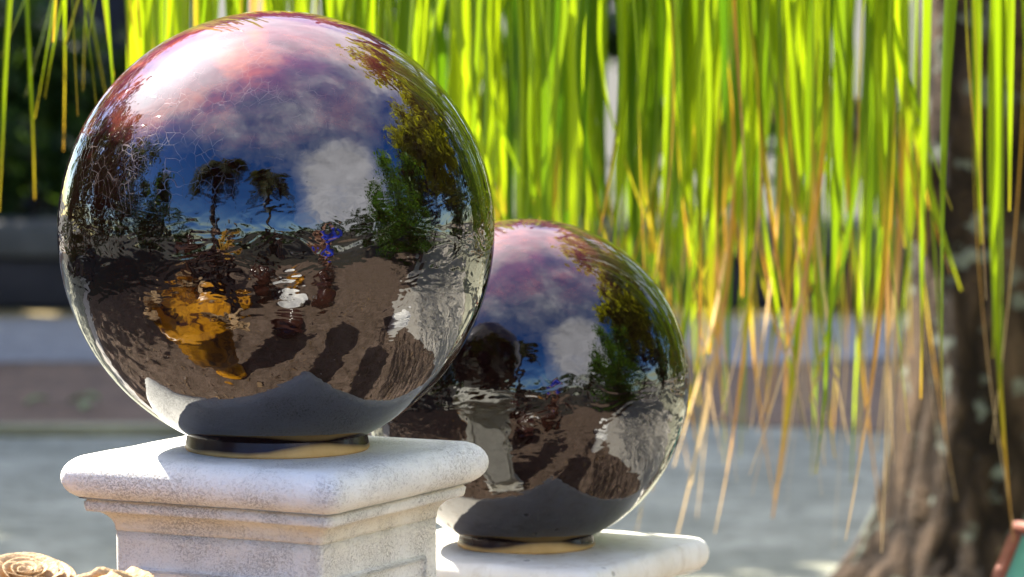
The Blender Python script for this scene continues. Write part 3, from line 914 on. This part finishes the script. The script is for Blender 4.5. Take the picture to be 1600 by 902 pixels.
# ------------------------------------------------------------------ teal board in a rust frame, lower right
sg = empty('sign_board', (0, 0, 0), 'teal framed board with rust brown edge leaning in front of the tree trunk', 'board')
def sign():
    nrm = Vector((-.60, -.80, 0)).normalized(); lean = R(40)
    upv = Vector((-nrm.x * math.sin(lean), -nrm.y * math.sin(lean), math.cos(lean)))
    u = Vector((.80, -.60, 0)).normalized(); nn = u.cross(upv).normalized()
    tl = at(1588, 818, 5.2)
    W, H, t_, th = .26, .24, .022, .022
    def pl(a, b, c): return tl + u * a - upv * b + nn * c
    def slabm(a0, a1, b0, b1, c0, c1, bev):
        bm = bmesh.new()
        vs = [bm.verts.new(pl(a, b, c)) for a in (a0, a1) for b in (b0, b1) for c in (c0, c1)]
        for q in ((0, 1, 3, 2), (4, 6, 7, 5), (0, 4, 5, 1), (2, 3, 7, 6), (0, 2, 6, 4), (1, 5, 7, 3)): bm.faces.new([vs[i] for i in q])
        bmesh.ops.recalc_face_normals(bm, faces=bm.faces[:])
        bmesh.ops.bevel(bm, geom=bm.edges[:], offset=bev, segments=2, affect='EDGES')
        me = bpy.data.meshes.new('slab'); bm.to_mesh(me); bm.free(); return me
    link('panel', slabm(t_ * .7, W - t_ * .7, t_ * .7, H - t_ * .7, -.006, .006, .001), M['teal'], sg)
    for a0, a1, b0, b1 in ((0, W, 0, t_), (0, W, H - t_, H), (0, t_, t_ + .0005, H - t_ - .0005), (W - t_, W, t_ + .0005, H - t_ - .0005)):
        link('frame_rail', slabm(a0, a1, b0, b1, -th / 2, th / 2, .003), M['rust'], sg)
    for a in (.03, W - .03):
        top = pl(a, .06, -.012); bot = Vector((top.x + .16, top.y + .2, 0))
        V, F = tube([top, bot], [.011, .011], 8); link('prop_leg', mesh('leg', V, F), M['rust'], sg)
    for a in (.03, W - .03):
        top = pl(a, H - .01, 0); V, F = tube([top, Vector((top.x - .02, top.y - .02, 0))], [.011, .011], 8); link('front_leg', mesh('leg', V, F), M['rust'], sg)
sign()


# ------------------------------------------------------------------ what the globes mirror: the garden behind the photographer
tree('broad_shrub', 'dark branching shrub tree to the left of the globes', (-5.8, 3.2, 0), 5.8, (2.4, 2.5, 2.5), 9000, .18, M['leaf_dark'], 301, .10, None, 'tree', clumps=34)
tree('broad_shrub', 'dark green shrub tree beyond the urn at far left', (-6.6, -.2, 0), 4.8, (2.1, 2.2, 2.1), 6500, .18, M['leaf_dark'], 302, .09, None, 'tree', clumps=28)
gs = empty('green_shrub', (6.3, 1.1, 0), 'big bright green shrub to the right beyond the pale concrete', 'shrub')
link('foliage', crown_mesh((0, 0, 2.7), (2.5, 2.5, 2.65), 15000, .20, 80, 310, floor=.03), M['leaf_mid'], gs, smooth=False)
V, F = tube([(0, 0, -.02), (.04, 0, .6), (0, .05, 2.4)], [.14, .12, .06], 10); link('stem', mesh('stem', V, F), M['bark'], gs)
tree('copper_tree', 'copper brown tree standing behind the big green shrub', (8.6, 3.4, 0), 7.6, (2.6, 2.6, 2.9), 8000, .22, M['leaf_brown'], 311, .12, clumps=34)
tree('leafy_tree', 'dark leafy tree at the right side of the concrete path', (7.0, 6.0, 0), 6.6, (2.2, 2.2, 2.7), 6500, .22, M['leaf_dark'], 312, .13, clumps=30)

def palm(loc, h, seed, label):
    root = empty('palm_tree', loc, label, 'palm tree', 'palms behind the photographer')
    rq = random.Random(seed)
    pts = smoothpath([(0, 0, -.02), (.12, .05, h * .35), (-.05, .1, h * .7), (.05, 0, h)], 6)
    V, F = tube(pts, [.19 - .07 * k / (len(pts) - 1) + .008 * (k % 2) for k in range(len(pts))], 12, .1)
    link('trunk', mesh('trunk', V, F), M['bark'], root)
    top = pts[-1]
    for k in range(20):
        a = 2 * PI * k / 20 + rq.uniform(-.2, .2); el = rq.uniform(-.1, 1.15); L = rq.uniform(1.6, 2.3)
        V, F, N = [], [], []
        rn = rq.random(); n = 26
        mid = []
        for i in range(n + 1):
            t = i / n
            mid.append(top + Vector((math.cos(a) * L * t * (1 - .18 * t), math.sin(a) * L * t * (1 - .18 * t), L * (el * t * .9 - .95 * t * t))))
        for i in range(2, n):
            t = i / n; d = (mid[i + 1] - mid[i - 1]).normalized(); s = d.cross(Vector((0, 0, 1))).normalized()
            ll = .42 * math.sin(PI * min(1, t * .85 + .12)) * L / 1.6 * rq.uniform(.7, 1.15)
            for sg_ in (-1, 1):
                tip = mid[i] + s * sg_ * ll + d * ll * .5 + Vector((0, 0, -ll * .45)); b = len(V)
                V += [mid[i] - d * .036, mid[i] + d * .040, tip + d * .022, tip - d * .018]; F.append((b, b + 1, b + 2, b + 3)); N += [min(1, rn * .6 + rq.random() * .4)] * 4
        v2, f2 = tube(mid, [.016 * (1 - .8 * i / n) + .002 for i in range(n + 1)], 5); b = len(V)
        V += v2; F += [tuple(i + b for i in q) for q in f2]; N += [rn] * len(v2)
        me = mesh('frond', V, F); addattr(me, 'rnd', N); link('frond', me, M['palm'], root, smooth=False)
palm((-3.3, -2.1, 0), 5.2, 1, 'taller palm on the left behind the photographer')
palm((-.35, -3.6, 0), 5.0, 2, 'palm with drooping fronds directly behind the photographer')

far_spots = [(-8.5, -5.5, 2.4), (-6.0, -8.0, 2.0), (-3.6, -9.2, 2.2), (-1.2, -9.0, 1.9), (1.2, -9.4, 2.4), (3.2, -8.0, 2.9), (5.6, -6.8, 3.2), (7.4, -3.8, 3.4), (8.2, -.8, 3.8), (-8.6, -1.6, 3.0), (-9.0, 2.2, 3.6), (-7.2, 5.6, 6.0), (-6.2, 8.4, 6.2), (-8.6, 9.5, 6.0), (5.2, 9.0, 3.8), (10.5, 7.6, 3.8), (4.2, 12.6, 4.2), (7.6, 10.6, 4.0)]
far_lab = 'rounded dark green tree in the ring of low trees round the plaza'
proto = None
for k, (x, y, h) in enumerate(far_spots):
    if proto is None:
        proto = tree('border_tree', far_lab, (x, y, 0), 2.6, (1.35, 1.35, 1.15), 2200, .2, M['leaf_dark'], 400, .1, 'low trees round the plaza')
        proto.scale = (1, 1, h / 2.6)
    else:
        r_ = proto.copy(); C.objects.link(r_); r_.location = (x, y, 0); r_.rotation_euler = (0, 0, k * 1.3); r_.scale = ((h / 2.6) ** .5, (h / 2.6) ** .5, h / 2.6)
        for ch in list(proto.children):
            c = ch.copy(); C.objects.link(c); c.parent = r_

tb = empty('display_table', (-1.85, 1.0, 0), 'dark wooden display table with jars, left of the photographer', 'table', rz=R(38))
link('tabletop', box_geo(0, 0, .86, 1.8, .6, .05, .01), M['wood'], tb)
link('front_panel', box_geo(0, .27, .56, 1.66, .03, .545, .006), M['wood'], tb)
for sx in (-1, 1):
    for sy in (-1, 1): link('leg', box_geo(sx * .84, sy * .25, .415, .07, .07, .838, .008), M['wood'], tb)
jp = [(.06, 0), (.10, .02), (.14, .10), (.15, .18), (.12, .26), (.07, .30), (.075, .33), (.085, .335), (.06, .33)]
for k, (dx, s_, lb) in enumerate([(-.6, 1.0, 'round brown jar at the left end of the wooden table'), (-.05, 1.25, 'largest brown jar in the middle of the wooden table'), (.55, .85, 'smallest brown jar at the right end of the wooden table')]):
    sp = smoothpath([(a * s_, 0, b * s_) for a, b in jp], 3); V, F = lathe([(p.x, p.z) for p in sp], 32)
    o = link('jar', mesh('jar', V, F), M['jar']); ca, sa = math.cos(R(38)), math.sin(R(38))
    o.location = (-1.85 + dx * ca, 1.0 + dx * sa, .8855); tag(o, lb, 'jar', 'jars on the display table')
sp = smoothpath([(a, 0, b) for a, b in [(.08, 0), (.11, .01), (.13, .12), (.16, .26), (.175, .28), (.17, .30), (.15, .30), (.13, .24)]], 3)
V, F = lathe([(p.x, p.z) for p in sp], 40)
o = link('flower_pot', mesh('pot', V, F), M['white_pot'], None, (1.22, 2.72, 0)); tag(o, 'white flower pot standing on the paving by the pale concrete', 'pot')


# low glazed pots set out on the paving in front of the globes (mirrored in them, below the picture)
def pot_profile(kind, k):
    p = {'jar': [(.07, 0), (.11, .01), (.17, .12), (.18, .24), (.13, .36), (.085, .41), (.09, .44), (.10, .445), (.08, .44), (.07, .40)],
         'pot': [(.09, 0), (.12, .01), (.15, .14), (.175, .28), (.195, .30), (.19, .32), (.165, .32), (.14, .24)],
         'bowl': [(.08, 0), (.10, .02), (.20, .09), (.25, .16), (.255, .18), (.235, .18), (.18, .10)]}[kind]
    return [(q.x * k, q.z * k) for q in smoothpath([(a, 0, b) for a, b in p], 3)]
for (kind, mk, x, y, k, lb) in [
        ('jar', 'jar', -1.15, 1.55, 1.25, 'tall brown jar on the paving nearest the wooden table end'),
        ('jar', 'jar', -.35, .75, 1.45, 'biggest brown jar on the paving, between the amber pot and the cream bowl'),
        ('pot', 'amber_glaze', -.72, 1.25, .9, 'amber pot on the paving beside the biggest brown jar'),
        ('bowl', 'white_pot', .15, 1.05, 1.0, 'shallow cream bowl on the paving in the middle of the pots'),
        ('jar', 'jar', .62, 1.35, 1.1, 'squat brown jar on the paving between the cream bowl and the blue shirt'),
        ('pot', 'jar', .95, .75, 1.3, 'wide brown pot on the paving at the feet of the person in blue'),
        ('pot', 'amber_glaze', -1.45, 2.05, .7, 'small amber pot on the paving close to the carved urn'),
        ('bowl', 'jar', -.05, 1.75, .8, 'shallow brown bowl on the paving nearest the taller pedestal'),
        ('pot', 'amber_glaze', .33, .35, .75, 'amber pot on the paving farthest from the globes')]:
    V, F = lathe(pot_profile(kind, k), 32)
    o = link('glazed_' + kind, mesh(kind, V, F), M[mk]); o.location = (x, y, 0); tag(o, lb, kind, 'glazed pots on the paving')


def person(loc, rz, label, shirt, trousers, h=1.7, sleeve=.28, arm=(.10, -.05)):
    root = empty('person', loc, label, 'person', None, rz)
    P, E, Rd = [], [], []
    def add(p, r, par=None):
        P.append(Vector(p)); Rd.append(r)
        if par is not None: E.append((par, len(P) - 1))
        return len(P) - 1
    pel = add((0, 0, .94), (.135, .10))
    wa = add((0, 0, 1.10), (.120, .088), pel); ch_ = add((0, -.01, 1.30), (.150, .10), wa); nk0 = add((0, .005, 1.43), (.085, .07), ch_); nk = add((0, 0, 1.50), (.052, .052), nk0)
    hd = add((0, -.015, 1.58), (.078, .088), nk); hd2 = add((0, -.012, 1.64), (.076, .092), hd); add((0, 0, 1.70), (.05, .06), hd2)
    add((0, -.112, 1.605), (.012, .012), hd)
    for s in (-1, 1):
        add((s * .082, .0, 1.60), (.012, .02), hd)
        hp = add((s * .095, 0, .88), (.09, .095), pel); kn = add((s * .105, -.015, .50), (.058, .06), hp); an = add((s * .11, .02, .10), (.038, .042), kn)
        hl = add((s * .11, .01, .05), (.038, .04), an); add((s * .125, -.15, .035), (.036, .028), hl)
        sh_ = add((s * .185, 0, 1.385), (.058, .055), ch_); el = add((s * .235, .03, 1.10), (.040, .042), sh_); wr = add((s * .225, arm[1], .87), (.026, .026), el)
        pa = add((s * .222, arm[1] - .02, .80), (.036, .018), wr)
        for q in range(4):
            k0 = add((s * (.222) , arm[1] - .045 + q * .018, .765), (.009, .009), pa); add((s * .214, arm[1] - .047 + q * .019, .725 - (.012 if q in (1, 2) else 0)), (.008, .008), k0)
        t0 = add((s * .205, arm[1] - .05, .80), (.010, .010), pa); add((s * .195, arm[1] - .068, .765), (.009, .009), t0)
    me = bpy.data.meshes.new('person'); me.from_pydata([tuple(p * (h / 1.73)) for p in P], E, [])
    ob = bpy.data.objects.new('tmp', me); C.objects.link(ob)
    ob.modifiers.new('skin', 'SKIN'); sb = ob.modifiers.new('sub', 'SUBSURF'); sb.levels = 2
    for i, d in enumerate(me.skin_vertices[0].data):
        d.radius = Rd[i]; d.use_root = (i == 0)
    dg = bpy.context.evaluated_depsgraph_get(); me2 = bpy.data.meshes.new_from_object(ob.evaluated_get(dg))
    bpy.data.objects.remove(ob)
    k = h / 1.73
    me2.materials.clear()
    for m_ in (M['skin'], shirt, trousers, M['shoe']): me2.materials.append(m_)
    for p in me2.polygons:
        c = p.center / k
        arm_ = abs(c.x) > .19 and c.z < 1.38 or (abs(c.x) > .165 and c.z < 1.0 and c.z > .68)
        if arm_: i = 1 if c.z > 1.38 - sleeve else 0
        elif c.z > 1.475: i = 0
        elif c.z > .93: i = 1
        elif c.z > .085: i = 2
        else: i = 3
        p.material_index = i
    b = link('body', me2, None, root)
    V, F = lathe([(max(.001, .104 * math.cos(a)), .115 * math.sin(a)) for a in [R(-15 + 105 * i / 12) for i in range(13)]], 24)
    hv = []
    for v in V:
        x, y, z = v
        hv.append(Vector((x * .93, y * 1.04 + .022 , z + 1.635 + (.03 if y < -.04 else -.04 * (y > .02)))) * k)
    link('hair', mesh('hair', hv, F), M['hair'], root)
    for s in (-1, 1):
        bm = bmesh.new(); bmesh.ops.create_uvsphere(bm, u_segments=10, v_segments=8, radius=.012)
        for v in bm.verts: v.co = (v.co + Vector((s * .030, -.096, 1.628))) * k
        me = bpy.data.meshes.new('eye'); bm.to_mesh(me); bm.free(); link('eye', me, M['eye'], root)
    return root
person((1.25, .35, 0), R(145), 'person in a bright blue shirt and brown trousers, right of the photographer', M['blue_cloth'], M['brown_cloth'], 1.66)
person((.10, -3.0, 0), R(180), 'person in dark brown clothes standing behind the photographer', M['dark_cloth'], M['dark_cloth'], 1.70, .52)
person((-1.35, .15, 0), R(200), 'person in an amber shirt and dark trousers, left of the photographer', M['amber_cloth'], M['dark_cloth'], 1.64, .3)

person((-2.2, -.5, 0), R(205), 'person in a black shirt standing beside the wooden table', M['dark_cloth'], M['dark_cloth'], 1.72, .52)
person((1.5, -.6, 0), R(165), 'person in a brown shirt and dark trousers between the blue shirt and the photographer', M['brown_cloth'], M['dark_cloth'], 1.62, .3)


# ------------------------------------------------------------------ small things on the ground
for (px, py, s_, a, lb) in [(40, 632, .055, .4, 'small pale leaf lying on the red path at far left'), (108, 630, .075, -.3, 'larger green leaf lying on the red path beside the globe'), (128, 640, .05, 1.2, 'yellowish curled leaf lying on the red path nearest the globe')]:
    g = at(px, py, 12.6); Y = CAM[1] + (12.6 - CAM[1]) * (CAM[2] - .012) / (CAM[2] - g.z)
    p = at(px, py, Y)
    V, F = leaf_geo(s_ * 1.4, s_ * .45, .002, 3)
    me = mesh('fallen_leaf', V, F); addattr(me, 'rnd', [.3 + .5 * random.random()] * len(V))
    o = link('fallen_leaf', me, M['fallen'], None, (p.x, p.y, .012)); o.rotation_euler = (0, 0, a)
    tag(o, lb, 'leaf', 'leaves on the red path')
